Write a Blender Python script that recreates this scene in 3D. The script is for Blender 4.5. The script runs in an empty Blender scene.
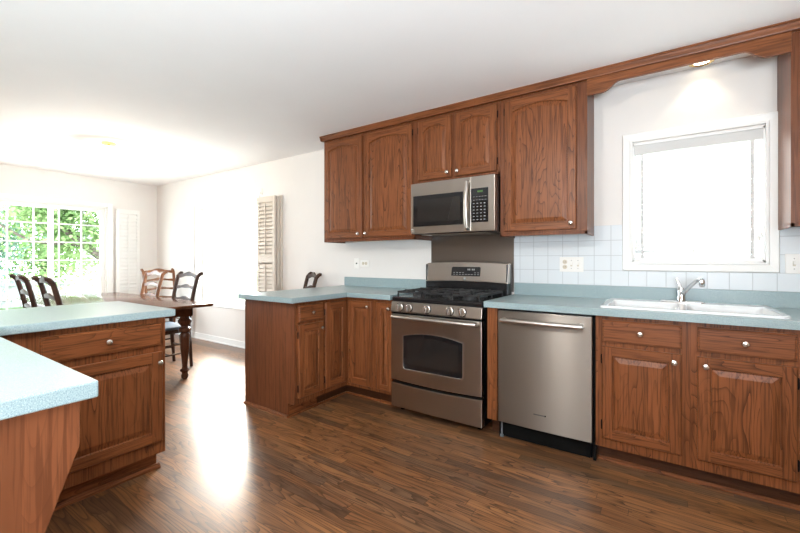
import bpy, math, random
from mathutils import Vector, Matrix
random.seed(7)
R = math.radians
SC = bpy.context.scene
COL = SC.collection

# ------------------------------------------------------------------ camera
cam_d = bpy.data.cameras.new('camera')
cam = bpy.data.objects.new('camera', cam_d)
COL.objects.link(cam)
cam.location = (0, 0, 1.2)
cam.rotation_euler = (R(90), 0, R(34.2))
cam_d.sensor_width = 36
cam_d.lens = 36 * 390 / 800
cam_d.shift_y = -7.5 / 800
cam_d.clip_start = 0.02
SC.camera = cam

# ------------------------------------------------------------------ world, light, exposure
SC.view_settings.view_transform = 'Standard'
SC.view_settings.look = 'None'
SC.view_settings.gamma = 1
SC.view_settings.use_curve_mapping = False
SC.view_settings.exposure = -0.27
try:
    SC.cycles.use_denoising = True
    SC.cycles.max_bounces = 10
    SC.cycles.diffuse_bounces = 6
    SC.cycles.glossy_bounces = 4
    SC.cycles.transparent_max_bounces = 12
    SC.cycles.sample_clamp_indirect = 8
    SC.cycles.caustics_reflective = False
    SC.cycles.caustics_refractive = False
except Exception:
    pass
wd = bpy.data.worlds.new('overcast_sky')
SC.world = wd
wd.use_nodes = True
bg = wd.node_tree.nodes['Background']
bg.inputs['Color'].default_value = (0.84, 0.93, 1.0, 1)
bg.inputs['Strength'].default_value = 19


def area(name, loc, rot, sx, sy, power=0, color=(1, 1, 1), portal=False):
    l = bpy.data.lights.new(name, 'AREA')
    l.shape = 'RECTANGLE'
    l.size, l.size_y = sx, sy
    l.energy = power
    l.color = color
    if portal:
        l.cycles.is_portal = True
    o = bpy.data.objects.new(name, l)
    o.location = loc
    o.rotation_euler = rot
    COL.objects.link(o)
    return o


# low hazy sun that reaches the dining floor through its window and the patio doors
sun_d = bpy.data.lights.new('hazy_sun', 'SUN')
sun_d.energy = 20
sun_d.color = (1.0, .90, .76)
sun_d.angle = R(24)
sun_o = bpy.data.objects.new('hazy_sun', sun_d)
sun_o.rotation_euler = Vector((1.6, -1.3, -1.26)).to_track_quat('-Z', 'Y').to_euler()
COL.objects.link(sun_o)

D = 3.17            # kitchen wall plane
XL = -7.16          # dining end wall plane
XR = 1.45           # right wall plane
YF = -2.3           # wall behind the camera
CH = 2.44           # ceiling height
# daylight comes in only through the openings: portals guide the sky sampling
area('portal_patio', (XL - .05, 1.2, 1.0), (0, R(-90), 0), 2.0, 2.6, portal=True)
area('portal_dining', (-5.1, D + .08, 1.26), (R(-90), 0, 0), 1.5, 1.5, portal=True)
area('portal_kitchen', (.155, D + .12, 1.6), (R(-90), 0, 0), .72, .86, portal=True)
area('portal_rear', (-1.35, YF - .08, 1.82), (R(90), 0, 0), .7, .55, portal=True)
# the photographer's flash, bounced off the ceiling from behind the camera
area('bounce_flash', (.55, -1.2, 1.2), Vector((-.40, .20, .88)).to_track_quat('-Z', 'Y').to_euler(), 1.4, 1.0, power=350, color=(.82, .92, 1.0))
# added fill lamp above and behind the camera, brightens the wall cabinets
kl = bpy.data.lights.new('added_fill_lamp', 'POINT')
kl.energy = 105
kl.color = (1.0, .93, .84)
kl.shadow_soft_size = .09
klo = bpy.data.objects.new('added_fill_lamp', kl)
klo.location = (-1.1, -.45, 2.25)
COL.objects.link(klo)

# ------------------------------------------------------------------ materials
MATS = {}


class NT:
    def __init__(s, name):
        s.m = bpy.data.materials.new(name)
        s.m.use_nodes = True
        s.t = s.m.node_tree
        s.b = s.t.nodes['Principled BSDF']
        s.out = s.t.nodes['Material Output']

    def n(s, typ, **kw):
        nd = s.t.nodes.new('ShaderNode' + typ)
        for k, v in kw.items():
            setattr(nd, k, v)
        return nd

    def l(s, a, b):
        s.t.links.new(a, b)

    def put(s, sock, v):
        if isinstance(v, bpy.types.NodeSocket):
            s.l(v, sock)
        else:
            sock.default_value = v

    def math(s, op, a, b=0.0, c=0.0):
        nd = s.n('Math', operation=op)
        s.put(nd.inputs[0], a)
        s.put(nd.inputs[1], b)
        s.put(nd.inputs[2], c)
        return nd.outputs[0]

    def vmath(s, op, a, b):
        nd = s.n('VectorMath', operation=op)
        s.put(nd.inputs[0], a)
        s.put(nd.inputs[1], b)
        return nd.outputs[0]

    def noise(s, vec, scale, detail=2, rough=.5, dist=0):
        nd = s.n('TexNoise')
        s.l(vec, nd.inputs['Vector'])
        nd.inputs['Scale'].default_value = scale
        nd.inputs['Detail'].default_value = detail
        nd.inputs['Roughness'].default_value = rough
        nd.inputs['Distortion'].default_value = dist
        return nd.outputs[0]

    def mix(s, fac, a, b, blend='MIX'):
        nd = s.n('Mix', data_type='RGBA', blend_type=blend)
        s.put(nd.inputs[0], fac)
        s.put(nd.inputs[6], a)
        s.put(nd.inputs[7], b)
        return nd.outputs[2]

    def ramp(s, fac, stops):
        nd = s.n('ValToRGB')
        s.l(fac, nd.inputs[0])
        e = nd.color_ramp.elements
        while len(e) < len(stops):
            e.new(.5)
        for k, (p, c) in enumerate(stops):
            e[k].position = p
            e[k].color = c if len(c) == 4 else (*c, 1)
        return nd.outputs[0]

    def bump(s, h, strength, dist=.002):
        nd = s.n('Bump')
        s.l(h, nd.inputs['Height'])
        nd.inputs['Strength'].default_value = strength
        nd.inputs['Distance'].default_value = dist
        s.l(nd.outputs[0], s.b.inputs['Normal'])

    def set(s, **kw):
        for k, v in kw.items():
            s.put(s.b.inputs[k.replace('_', ' ')], v)
        return s

    def objvec(s):
        tc = s.n('TexCoord')
        return tc.outputs['Object']

    def randvec(s):
        oi = s.n('ObjectInfo')
        v = s.n('CombineXYZ')
        for k in range(3):
            s.l(s.math('MULTIPLY', oi.outputs['Random'], (37.1, 23.7, 51.3)[k]), v.inputs[k])
        return v.outputs[0], oi.outputs['Random']


def plain(name, col, rough=.5, metal=0, noise=0.0, nscale=40, **kw):
    t = NT(name)
    c = (*col, 1)
    if noise:
        f = t.noise(t.objvec(), nscale, 3)
        lo = tuple(x * (1 - noise) for x in col)
        hi = tuple(min(1, x * (1 + noise)) for x in col)
        t.set(Base_Color=t.ramp(f, [(.3, lo), (.7, hi)]))
    else:
        t.set(Base_Color=c)
    t.set(Roughness=rough, Metallic=metal, **kw)
    MATS[name] = t.m
    return t.m


def oak(name, axis, base=(.170, .055, .019), dark=(.034, .0098, .003), light=(.235, .081, .029), rough=.36, ring=1.0):
    t = NT(name)
    off, rnd = t.randvec()
    p = t.vmath('ADD', t.objvec(), off)
    sep = t.n('SeparateXYZ')
    t.l(p, sep.inputs[0])
    ax = 'xyz'.index(axis)
    o1, o2 = [k for k in range(3) if k != ax]
    across = t.math('ADD', sep.outputs[o1], sep.outputs[o2])
    # glued-up boards about 9 cm wide, each cut from another place of the log
    wob = t.math('FLOOR', t.math('DIVIDE', across, .088))
    wn = t.n('TexWhiteNoise', noise_dimensions='1D')
    t.l(wob, wn.inputs['W'])
    sc = [1.0, 1.0, 1.0]
    sc[ax] = .13
    q = t.vmath('MULTIPLY', p, tuple(sc))
    bo = t.n('CombineXYZ')
    t.l(t.math('MULTIPLY', wn.outputs['Value'], 9.0), bo.inputs[ax])
    q = t.vmath('ADD', q, bo.outputs[0])
    f1 = t.noise(q, 8.5, 1.2, .4, .25)
    fr = t.math('FRACT', t.math('MULTIPLY', f1, 19.0))
    fade = t.ramp(t.noise(q, 3.2, 1), [(.38, (.25, .25, .25)), (.58, (1, 1, 1))])
    ringv = t.math('MULTIPLY', t.math('POWER', fr, 7.0), fade)
    sc2 = [1.0, 1.0, 1.0]
    sc2[ax] = .035
    q2 = t.vmath('MULTIPLY', p, tuple(sc2))
    pores = t.noise(q2, 110, 2, .6)
    pm = t.ramp(pores, [(.40, (1, 1, 1)), (.52, (0, 0, 0))])
    mid = t.noise(q2, 30, 2, .5)
    c0 = t.mix(mid, (*base, 1), (*light, 1))
    amp = t.math('MULTIPLY', ringv, .9 * ring)
    c1 = t.mix(amp, c0, (*dark, 1))
    pf = t.math('MULTIPLY', pm, .5)
    c2 = t.mix(pf, c1, (*dark, 1))
    tone = t.math('MULTIPLY_ADD', wn.outputs['Value'], .22, .88)
    tn = t.n('CombineXYZ')
    for k in range(3):
        t.l(tone, tn.inputs[k])
    c3 = t.mix(1.0, c2, tn.outputs[0], 'MULTIPLY')
    t.set(Base_Color=c3, Roughness=rough)
    t.b.inputs['Specular IOR Level'].default_value = .25
    MATS[name] = t.m
    return t.m


OV = oak('honey_oak_upright', 'z')
OX = oak('honey_oak_along_x', 'x')
OY = oak('honey_oak_along_y', 'y')
# the side panels are veneer with a finer, straighter figure
OVS = oak('oak_veneer_upright', 'z', base=(.135, .043, .017), dark=(.055, .016, .006), light=(.18, .062, .025), ring=.3)
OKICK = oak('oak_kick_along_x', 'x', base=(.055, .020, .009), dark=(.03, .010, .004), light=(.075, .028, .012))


def floor_mat():
    t = NT('oak_strip_floor')
    p = t.objvec()
    s = t.n('SeparateXYZ')
    t.l(p, s.inputs[0])
    W = .0585
    ry = t.math('DIVIDE', s.outputs[1], W)
    row = t.math('FLOOR', ry)
    fy = t.math('FRACT', ry)
    w1 = t.n('TexWhiteNoise', noise_dimensions='1D')
    t.l(row, w1.inputs['W'])
    rx = t.math('DIVIDE', t.math('MULTIPLY_ADD', w1.outputs['Value'], 5.0, s.outputs[0]), .82)
    cx = t.math('FLOOR', rx)
    fx = t.math('FRACT', rx)
    cv = t.n('CombineXYZ')
    t.l(row, cv.inputs[0])
    t.l(cx, cv.inputs[1])
    w2 = t.n('TexWhiteNoise', noise_dimensions='2D')
    t.l(cv.outputs[0], w2.inputs['Vector'])
    r = w2.outputs['Value']
    q = t.vmath('MULTIPLY', p, (.10, 1, 1))
    bo = t.n('CombineXYZ')
    t.l(t.math('MULTIPLY', r, 40.0), bo.inputs[2])
    t.l(t.math('MULTIPLY', r, 13.0), bo.inputs[0])
    q = t.vmath('ADD', q, bo.outputs[0])
    f1 = t.noise(q, 15, 1.3, .45, .3)
    fr = t.math('POWER', t.math('FRACT', t.math('MULTIPLY', f1, 11.0)), 3.0)
    q2 = t.vmath('ADD', t.vmath('MULTIPLY', p, (.03, 1, 1)), bo.outputs[0])
    pores = t.ramp(t.noise(q2, 120, 2, .6), [(.40, (1, 1, 1)), (.52, (0, 0, 0))])
    base = t.ramp(r, [(0, (.085, .045, .026)), (.22, (.17, .077, .034)), (.5, (.23, .097, .036)), (.8, (.31, .136, .050)), (1, (.125, .073, .044))])
    worn = t.noise(t.vmath('MULTIPLY', p, (1, 1, 1)), 1.6, 3, .6)
    base = t.mix(t.math('MULTIPLY', t.ramp(worn, [(.42, (0, 0, 0)), (.75, (1, 1, 1))]), .35), base, (.165, .10, .06, 1))
    c = t.mix(t.math('MULTIPLY', fr, .9), base, (.032, .014, .007, 1))
    c = t.mix(t.math('MULTIPLY', pores, .35), c, (.06, .027, .013, 1))
    e = t.math('MINIMUM', fy, t.math('SUBTRACT', 1.0, fy))
    ex = t.math('MINIMUM', fx, t.math('SUBTRACT', 1.0, fx))
    g = t.math('MAXIMUM', t.math('LESS_THAN', e, .026), t.math('LESS_THAN', ex, .0016))
    c = t.mix(t.math('MULTIPLY', g, .8), c, (.035, .016, .008, 1))
    rough = .32
    t.set(Base_Color=c, Roughness=rough)
    t.b.inputs['Specular IOR Level'].default_value = .45
    return t.m


FLOOR = floor_mat()


def counter_mat():
    t = NT('speckled_teal_laminate')
    p = t.objvec()
    a = t.noise(p, 420, 2, .7)
    b = t.noise(p, 900, 1, .5)
    c = t.ramp(a, [(.33, (.14, .20, .22)), (.45, (.272, .36, .375)), (.58, (.302, .395, .408)), (.70, (.48, .56, .56))])
    c = t.mix(t.math('MULTIPLY', t.ramp(b, [(.55, (0, 0, 0)), (.65, (1, 1, 1))]), .5), c, (.20, .28, .30, 1))
    t.set(Base_Color=c, Roughness=.30)
    return t.m


LAM = counter_mat()


ANI = 0.25


def steel_mat(name, axis, col=(.43, .39, .35), rough=.28, ani=.6):
    t = NT(name)
    sc = [260, 260, 260]
    sc['xyz'.index(axis)] = 2.0
    q = t.vmath('MULTIPLY', t.objvec(), tuple(sc))
    t.set(Base_Color=(*col, 1), Metallic=1.0, Roughness=rough)
    t.b.inputs['Anisotropic'].default_value = ani
    tg = t.n('Tangent', direction_type='RADIAL', axis='Z')
    t.l(tg.outputs[0], t.b.inputs['Tangent'])
    t.b.inputs['Anisotropic Rotation'].default_value = ANI
    return t.m


STEEL = steel_mat('brushed_steel', 'x')
STEELV = steel_mat('brushed_steel_upright', 'z', col=(.31, .285, .26), rough=.33, ani=.95)
STEELD = steel_mat('dull_steel_sheet', 'x', col=(.27, .24, .22), rough=.34)
CHROME = plain('chrome', (.75, .76, .77), .08, 1)
NICKEL = plain('satin_nickel', (.78, .76, .72), .22, 1)
HANDLE = plain('satin_steel_bar', (.52, .48, .44), .34, 1)
BLACK = plain('black_enamel', (.010, .010, .011), .22)
BLACKM = plain('matt_black', (.004, .004, .004), .7, Specular_IOR_Level=.1)
IRON = plain('cast_iron', (.012, .012, .013), .5, noise=.3)
GLASSK = plain('black_glass', (.008, .008, .009), .05)
GLASSD = plain('smoked_glass', (.016, .014, .013), .15)
GREY = plain('grey_print', (.27, .27, .27), .5)
WALL = plain('wall_paint', (.76, .738, .71), .75, noise=.012, nscale=3)
TAUPE = plain('warm_taupe_paint', (.34, .26, .20), .75)
CEIL = plain('ceiling_paint', (.93, .93, .93), .85, noise=.012, nscale=2)
WHITE = plain('white_trim_paint', (.82, .82, .80), .38)
SHUT = plain('shutter_paint', (.60, .535, .46), .5)
PLATE = plain('white_plastic', (.84, .83, .80), .35)
ALMOND = plain('almond_plastic', (.62, .56, .45), .4)
PORC = plain('white_sink_porcelain', (.76, .78, .79), .12)
BRASS = plain('brushed_brass', (.80, .58, .26), .25, 1)
BLIND = plain('white_blind_slat', (.86, .87, .87), .45)
HEADR = plain('grey_headrail', (.60, .60, .585), .5)
MAHOG = oak('dark_mahogany', 'x', base=(.085, .030, .014), dark=(.035, .011, .005), light=(.125, .046, .021), rough=.16, ring=.5)
MAHOGV = oak('dark_mahogany_upright', 'z', base=(.075, .027, .013), dark=(.03, .010, .005), light=(.11, .04, .019), rough=.22, ring=.4)
CHW = oak('walnut_chair_wood', 'z', base=(.042, .018, .010), dark=(.018, .007, .004), light=(.062, .028, .016), rough=.5, ring=.3)
CHL = oak('lit_chair_wood', 'z', base=(.17, .066, .027), dark=(.07, .024, .009), light=(.24, .10, .043), rough=.3, ring=.3)  # lighter chair wood: the light falling on these chairs is put into its colour
BLUE = plain('slate_blue_seat_pad', (.14, .20, .28), .55, noise=.15, nscale=60)
GRASS = plain('lawn', (.06, .11, .03), .9, noise=.4, nscale=6)
PAVE = plain('pale_patio_concrete', (.72, .71, .68), .85, noise=.08, nscale=8)
SIDING = plain('pale_siding', (.26, .27, .27), .7)
BARK = plain('grey_bark', (.07, .055, .045), .9, noise=.35, nscale=18)


def tile_mat():
    t = NT('white_ceramic_tile')
    p = t.objvec()
    s = t.n('SeparateXYZ')
    t.l(p, s.inputs[0])
    T = .1087
    ds = []
    for k in (0, 2):
        f = t.math('FRACT', t.math('DIVIDE', s.outputs[k], T))
        ds.append(t.math('MINIMUM', f, t.math('SUBTRACT', 1.0, f)))
    d = t.math('MINIMUM', ds[0], ds[1])
    g = t.ramp(d, [(.012, (1, 1, 1)), (.022, (0, 0, 0))])
    t.set(Base_Color=t.mix(g, (.70, .745, .775, 1), (.50, .53, .55, 1)), Roughness=t.math('MULTIPLY_ADD', g, .5, .32))  # cool cast of the light tinted into the white tile colour
    t.b.inputs['Specular IOR Level'].default_value = .3
    t.bump(t.math('MULTIPLY', g, -1.0), .4, .0015)
    return t.m


TILE = tile_mat()


def glass_mat():
    t = NT('window_glass')
    gl = t.n('BsdfGlossy')
    gl.inputs['Roughness'].default_value = .02
    tr = t.n('BsdfTransparent')
    tr.inputs['Color'].default_value = (.97, .985, .98, 1)
    fr = t.n('Fresnel')
    fr.inputs['IOR'].default_value = 1.25
    mx = t.n('MixShader')
    t.l(fr.outputs[0], mx.inputs[0])
    t.l(tr.outputs[0], mx.inputs[1])
    t.l(gl.outputs[0], mx.inputs[2])
    t.l(mx.outputs[0], t.out.inputs['Surface'])
    return t.m


GLASS = glass_mat()


def leaf_mat(name, a, b):
    t = NT(name)
    f = t.noise(t.objvec(), 1.3, 2)
    c = t.ramp(f, [(.3, a), (.7, b)])
    df = t.n('BsdfDiffuse')
    tl = t.n('BsdfTranslucent')
    t.l(c, df.inputs[0])
    t.l(c, tl.inputs[0])
    mx = t.n('MixShader')
    mx.inputs[0].default_value = .45
    t.l(df.outputs[0], mx.inputs[1])
    t.l(tl.outputs[0], mx.inputs[2])
    t.l(mx.outputs[0], t.out.inputs['Surface'])
    return t.m


LEAF = leaf_mat('maple_leaf', (.11, .20, .07), (.24, .33, .15))
LEAF2 = leaf_mat('spruce_leaf', (.10, .19, .15), (.20, .28, .22))


def emit(name, col, strength):
    t = NT(name)
    t.set(Base_Color=(*col, 1), Emission_Color=(*col, 1), Emission_Strength=strength)
    return t.m


STEELG = plain('grey_garden_metal', (.16, .18, .20), .5)
LAMP = emit('lit_opal_glass', (1, .92, .80), 1.6)
BULB = emit('lit_lamp_lens', (1, .85, .62), 9.0)
GREEN = plain('green_display', (.01, .02, .01), .2, Emission_Color=(.30, .75, .18, 1), Emission_Strength=.22)

# ------------------------------------------------------------------ mesh builder


class MB:
    def __init__(s):
        s.v, s.f, s.mi = [], [], []

    def add(s, vs, fs, mi=0):
        b = len(s.v)
        s.v += [tuple(v) for v in vs]
        for f in fs:
            s.f.append([b + k for k in f])
            s.mi.append(mi)
        return s

    def box(s, x0, x1, y0, y1, z0, z1, mi=0):
        x0, x1 = min(x0, x1), max(x0, x1)
        y0, y1 = min(y0, y1), max(y0, y1)
        z0, z1 = min(z0, z1), max(z0, z1)
        vs = [(x, y, z) for x in (x0, x1) for y in (y0, y1) for z in (z0, z1)]
        return s.add(vs, [(0, 1, 3, 2), (4, 6, 7, 5), (0, 4, 5, 1), (2, 3, 7, 6), (0, 2, 6, 4), (1, 5, 7, 3)], mi)

    def loops(s, ls, cap0=True, cap1=True, closed=True, mi=0):
        n = len(ls[0])
        b = len(s.v)
        for L in ls:
            s.v += [tuple(p) for p in L]
        for a in range(len(ls) - 1):
            for k in range(n if closed else n - 1):
                k2 = (k + 1) % n
                s.f.append([b + a * n + k, b + a * n + k2, b + (a + 1) * n + k2, b + (a + 1) * n + k])
                s.mi.append(mi)
        if cap0:
            s.f.append([b + k for k in range(n)][::-1])
            s.mi.append(mi)
        if cap1:
            s.f.append([b + (len(ls) - 1) * n + k for k in range(n)])
            s.mi.append(mi)
        return s

    def prism(s, poly, axis, a, b, mi=0):
        """poly in the two other axes, in their x<y<z order"""
        def P(q, w):
            if axis == 'x':
                return (w, q[0], q[1])
            if axis == 'y':
                return (q[0], w, q[1])
            return (q[0], q[1], w)
        return s.loops([[P(q, a) for q in poly], [P(q, b) for q in poly]], mi=mi)

    def lathe(s, prof, c, axis='z', n=16, mi=0):
        """prof: list of (radius, height along the axis)"""
        ls = []
        for r, h in prof:
            L = []
            for k in range(n):
                t = 2 * math.pi * k / n
                u, w = r * math.cos(t), r * math.sin(t)
                if axis == 'z':
                    L.append((c[0] + u, c[1] + w, c[2] + h))
                elif axis == 'y':
                    L.append((c[0] + u, c[1] + h, c[2] + w))
                else:
                    L.append((c[0] + h, c[1] + u, c[2] + w))
            ls.append(L)
        return s.loops(ls, mi=mi)

    def tube(s, pts, r, n=10, mi=0, flat=1.0, up=None):
        pts = [Vector(p) for p in pts]
        rs = r if isinstance(r, (list, tuple)) else [r] * len(pts)
        ls = []
        ref = Vector(up) if up else None
        for k, p in enumerate(pts):
            d = (pts[min(k + 1, len(pts) - 1)] - pts[max(k - 1, 0)]).normalized()
            if ref is None:
                ref = Vector((0, 0, 1)) if abs(d.z) < .9 else Vector((1, 0, 0))
            a = ref - d * ref.dot(d)
            if a.length < 1e-4:
                a = Vector((1, 0, 0)) if abs(d.x) < .9 else Vector((0, 1, 0))
                a = a - d * a.dot(d)
            a.normalize()
            if not up:
                ref = a
            b = d.cross(a)
            ls.append([p + a * math.cos(2 * math.pi * q / n) * rs[k] + b * math.sin(2 * math.pi * q / n) * rs[k] * flat for q in range(n)])
        return s.loops(ls, mi=mi)

    def build(s, name, mat, parent=None, bevel=0, smooth=False, local=False, seg=2):
        me = bpy.data.meshes.new(name)
        off = Vector((0, 0, 0))
        if parent is not None and not local:
            q = parent
            while q is not None:
                off += q.location
                q = q.parent
        me.from_pydata([tuple(Vector(v) - off) for v in s.v], [], s.f)
        ms = mat if isinstance(mat, (list, tuple)) else [mat]
        for m in ms:
            me.materials.append(m)
        me.polygons.foreach_set('material_index', s.mi)
        me.update()
        import bmesh
        bm = bmesh.new()
        bm.from_mesh(me)
        bmesh.ops.recalc_face_normals(bm, faces=bm.faces)
        bm.to_mesh(me)
        bm.free()
        if smooth:
            me.polygons.foreach_set('use_smooth', [True] * len(me.polygons))
            try:
                me.set_sharp_from_angle(angle=R(40))
            except Exception:
                pass
        o = bpy.data.objects.new(name, me)
        COL.objects.link(o)
        if parent is not None:
            o.parent = parent
        if bevel:
            m = o.modifiers.new('bevel', 'BEVEL')
            m.width = bevel
            m.segments = seg
            m.limit_method = 'ANGLE'
            m.angle_limit = R(35)
        return o


def tag(o, label, cat, group=None, kind=None):
    if label:
        o['label'] = label
    if cat:
        o['category'] = cat
    if group:
        o['group'] = group
    if kind:
        o['kind'] = kind
    return o


def thing(name, label, cat, loc, rotz=0, group=None):
    o = bpy.data.objects.new(name, None)
    o.empty_display_size = .05
    COL.objects.link(o)
    o.location = loc
    o.rotation_euler = (0, 0, rotz)
    return tag(o, label, cat, group)


def struct(name, mb, mat, parent=None, bevel=0):
    o = mb.build(name, mat, parent, bevel)
    if parent is None:
        o['kind'] = 'structure'
    return o


def dup(root, loc, rotz, label):
    r = root.copy()
    COL.objects.link(r)
    r.location = loc
    r.rotation_euler = (0, 0, rotz)
    r['label'] = label
    for ch in root.children:
        c = ch.copy()
        COL.objects.link(c)
        c.parent = r
        for g in ch.children:
            d = g.copy()
            COL.objects.link(d)
            d.parent = c
    return r


def arc(a, b, rise, n):
    """points from a to b (1D) with a circular-ish rise in the middle: (pos, rise)"""
    return [(a + (b - a) * k / n, rise * (1 - (2 * k / n - 1) ** 2)) for k in range(n + 1)]


# ================================================================== SETTING
TW = .16  # wall thickness
struct('floor', MB().box(XL - TW, XR + TW, YF - TW, D + TW, -.10, 0), FLOOR)
struct('ceiling', MB().box(XL - TW, XR + TW, YF - TW, D + TW, CH, CH + .1), CEIL)


def wall_with_holes(axis, p0, p1, a0, a1, holes):
    """vertical wall slab between p0 and p1 (along axis' normal), running a0..a1, holes (b0,b1,z0,z1)"""
    mb = MB()

    def bx(u0, u1, z0, z1):
        if u1 - u0 < 1e-4 or z1 - z0 < 1e-4:
            return
        if axis == 'y':
            mb.box(u0, u1, p0, p1, z0, z1)
        else:
            mb.box(p0, p1, u0, u1, z0, z1)
    cur = a0
    for (b0, b1, z0, z1) in sorted(holes):
        bx(cur, b0, 0, CH)
        bx(b0, b1, 0, z0)
        bx(b0, b1, z1, CH)
        cur = b1
    bx(cur, a1, 0, CH)
    return mb


KW = (-.19, .50, 1.18, 2.00)          # kitchen window opening x0 x1 z0 z1
DW_ = (-5.86, -4.40, .56, 1.97)       # dining window opening
PD = (-.02, 2.45, 0.02, 2.0)          # patio door opening y0 y1 z0 z1
RW = (-1.7, -1.0, 1.55, 2.1)            # opening added behind the camera, sized for fill light
struct('wall_back', wall_with_holes('y', D, D + TW, XL - TW, XR + TW, [KW, DW_]), WALL)
struct('wall_left', wall_with_holes('x', XL - TW, XL, YF, D, [PD]), WALL)
struct('wall_front', wall_with_holes('y', YF - TW, YF, XL - TW, XR + TW, [RW]), TAUPE)
struct('wall_right', MB().box(XR, XR + TW, YF, D, 0, CH), TAUPE)
struct('baseboard_back', MB().box(XL, -2.91, D - .014, D, 0, .085).box(XL, -2.91, D - .026, D - .014, 0, .018), WHITE, bevel=.003)
struct('baseboard_left', MB().box(XL, XL + .014, 2.95, D - .014, 0, .085).box(XL, XL + .014, YF, PD[0] - .12, 0, .085), WHITE, bevel=.003)

# ---- kitchen window
w1 = bpy.data.objects.new('window_1', None)
COL.objects.link(w1)
w1.location = (.155, D, 1.18)
w1['kind'] = 'structure'
x0, x1, z0, z1 = -.25, .56, 1.117, 2.072
cw = .062
mb = MB()
prof = [(0, .012), (.006, .022), (.045, .016), (.050, .022), (.062, .022), (.062, 0), (0, 0)]


def casing(mb, x0, x1, z0, z1, prof, yy):
    """mitred moulding round an opening; prof: (distance from the outer edge, projection)"""
    ls = []
    for (dd, pr) in prof:
        ls.append([(x0 + dd, yy - pr, z0 + dd), (x1 - dd, yy - pr, z0 + dd), (x1 - dd, yy - pr, z1 - dd), (x0 + dd, yy - pr, z1 - dd)])
    n = 4
    b = len(mb.v)
    for L in ls:
        mb.v += L
    m = len(ls)
    for a in range(m):
        a2 = (a + 1) % m
        for k in range(n):
            k2 = (k + 1) % n
            mb.f.append([b + a * n + k, b + a * n + k2, b + a2 * n + k2, b + a2 * n + k])
            mb.mi.append(0)


casing(mb, x0, x1, z0, z1, prof, D)
mb.build('casing', WHITE, w1)
mb = MB()
jx0, jx1, jz0, jz1 = KW
mb.box(jx0, jx0 + .012, D - .005, D + TW, jz0, jz1).box(jx1 - .012, jx1, D - .005, D + TW, jz0, jz1)
mb.box(jx0, jx1, D - .005, D + TW, jz0, jz0 + .012).box(jx0, jx1, D - .005, D + TW, jz1 - .012, jz1)
mb.build('jamb', WHITE, w1)


def sash(name, x0, x1, z0, z1, y0, y1, w, parent, mat=WHITE, vs=(), hs=(), bw=.018, pane=True):
    mb = MB()
    mb.box(x0, x0 + w, y0, y1, z0, z1).box(x1 - w, x1, y0, y1, z0, z1)
    mb.box(x0 + w, x1 - w, y0, y1, z0, z0 + w).box(x0 + w, x1 - w, y0, y1, z1 - w, z1)
    for v in vs:
        mb.box(v - bw / 2, v + bw / 2, y0 + .004, y1 - .004, z0 + w, z1 - w)
    for h in hs:
        mb.box(x0 + w, x1 - w, y0 + .005, y1 - .005, h - bw / 2, h + bw / 2)
    o = mb.build(name, mat, parent, bevel=.003)
    if pane:
        ym = (y0 + y1) / 2
        MB().add([(x0 + w, ym, z0 + w), (x1 - w, ym, z0 + w), (x1 - w, ym, z1 - w), (x0 + w, ym, z1 - w)], [(0, 1, 2, 3)]).build('pane', GLASS, o)
    return o


zm = 1.345
sash('sash', jx0 + .012, jx1 - .012, jz0 + .012, zm + .02, D + .075, D + .105, .035, w1)
sash('sash', jx0 + .012, jx1 - .012, zm - .02, jz1 - .012, D + .110, D + .140, .035, w1)

# ---- dining window
w2 = bpy.data.objects.new('window_2', None)
COL.objects.link(w2)
w2.location = (-5.13, D, .56)
w2['kind'] = 'structure'
mb = MB()
casing(mb, DW_[0] - .05, DW_[1] + .05, DW_[2] - .05, DW_[3] + .05, [(0, .010), (.006, .018), (.045, .014), (.05, .014), (.05, 0), (0, 0)], D)
mb.build('casing', WHITE, w2)
mb = MB()
a0, a1, b0, b1 = DW_
mb.box(a0, a0 + .012, D - .004, D + TW, b0, b1).box(a1 - .012, a1, D - .004, D + TW, b0, b1)
mb.box(a0, a1, D - .004, D + TW, b0, b0 + .012).box(a0, a1, D - .004, D + TW, b1 - .012, b1)
mb.build('jamb', WHITE, w2)
MB().box(-5.965, -5.925, D - .05, D - .0005, .50, 2.0).build('shutter_jamb', WHITE, w2, bevel=.003)
am = (a0 + a1) / 2
sash('sash', a0 + .012, am, b0 + .012, b1 - .012, D + .06, D + .10, .05, w2)
sash('sash', am, a1 - .012, b0 + .012, b1 - .012, D + .06, D + .10, .05, w2)

# ---- patio door (sliding glass, grid of bars)
d1 = bpy.data.objects.new('door_1', None)
COL.objects.link(d1)
d1.location = (XL, 1.2, 0)
d1['kind'] = 'structure'
p0, p1, q0, q1 = PD
mb = MB()
for (ya, yb) in ((p0 - .07, p0), (p1, p1 + .075)):
    mb.box(XL, XL + .02, ya, yb, 0, q1 + .06)
mb.box(XL, XL + .02, p0, p1, q1, q1 + .06)
mb.box(XL - TW, XL, p0, p0 + .02, .02, q1).box(XL - TW, XL, p1 - .02, p1, .02, q1).box(XL - TW, XL, p0, p1, q1 - .02, q1)
mb.build('door_frame', WHITE, d1, bevel=.003)
MB().box(XL - TW, XL, p0, p1, 0, .024).build('threshold', WHITE, d1)


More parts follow.
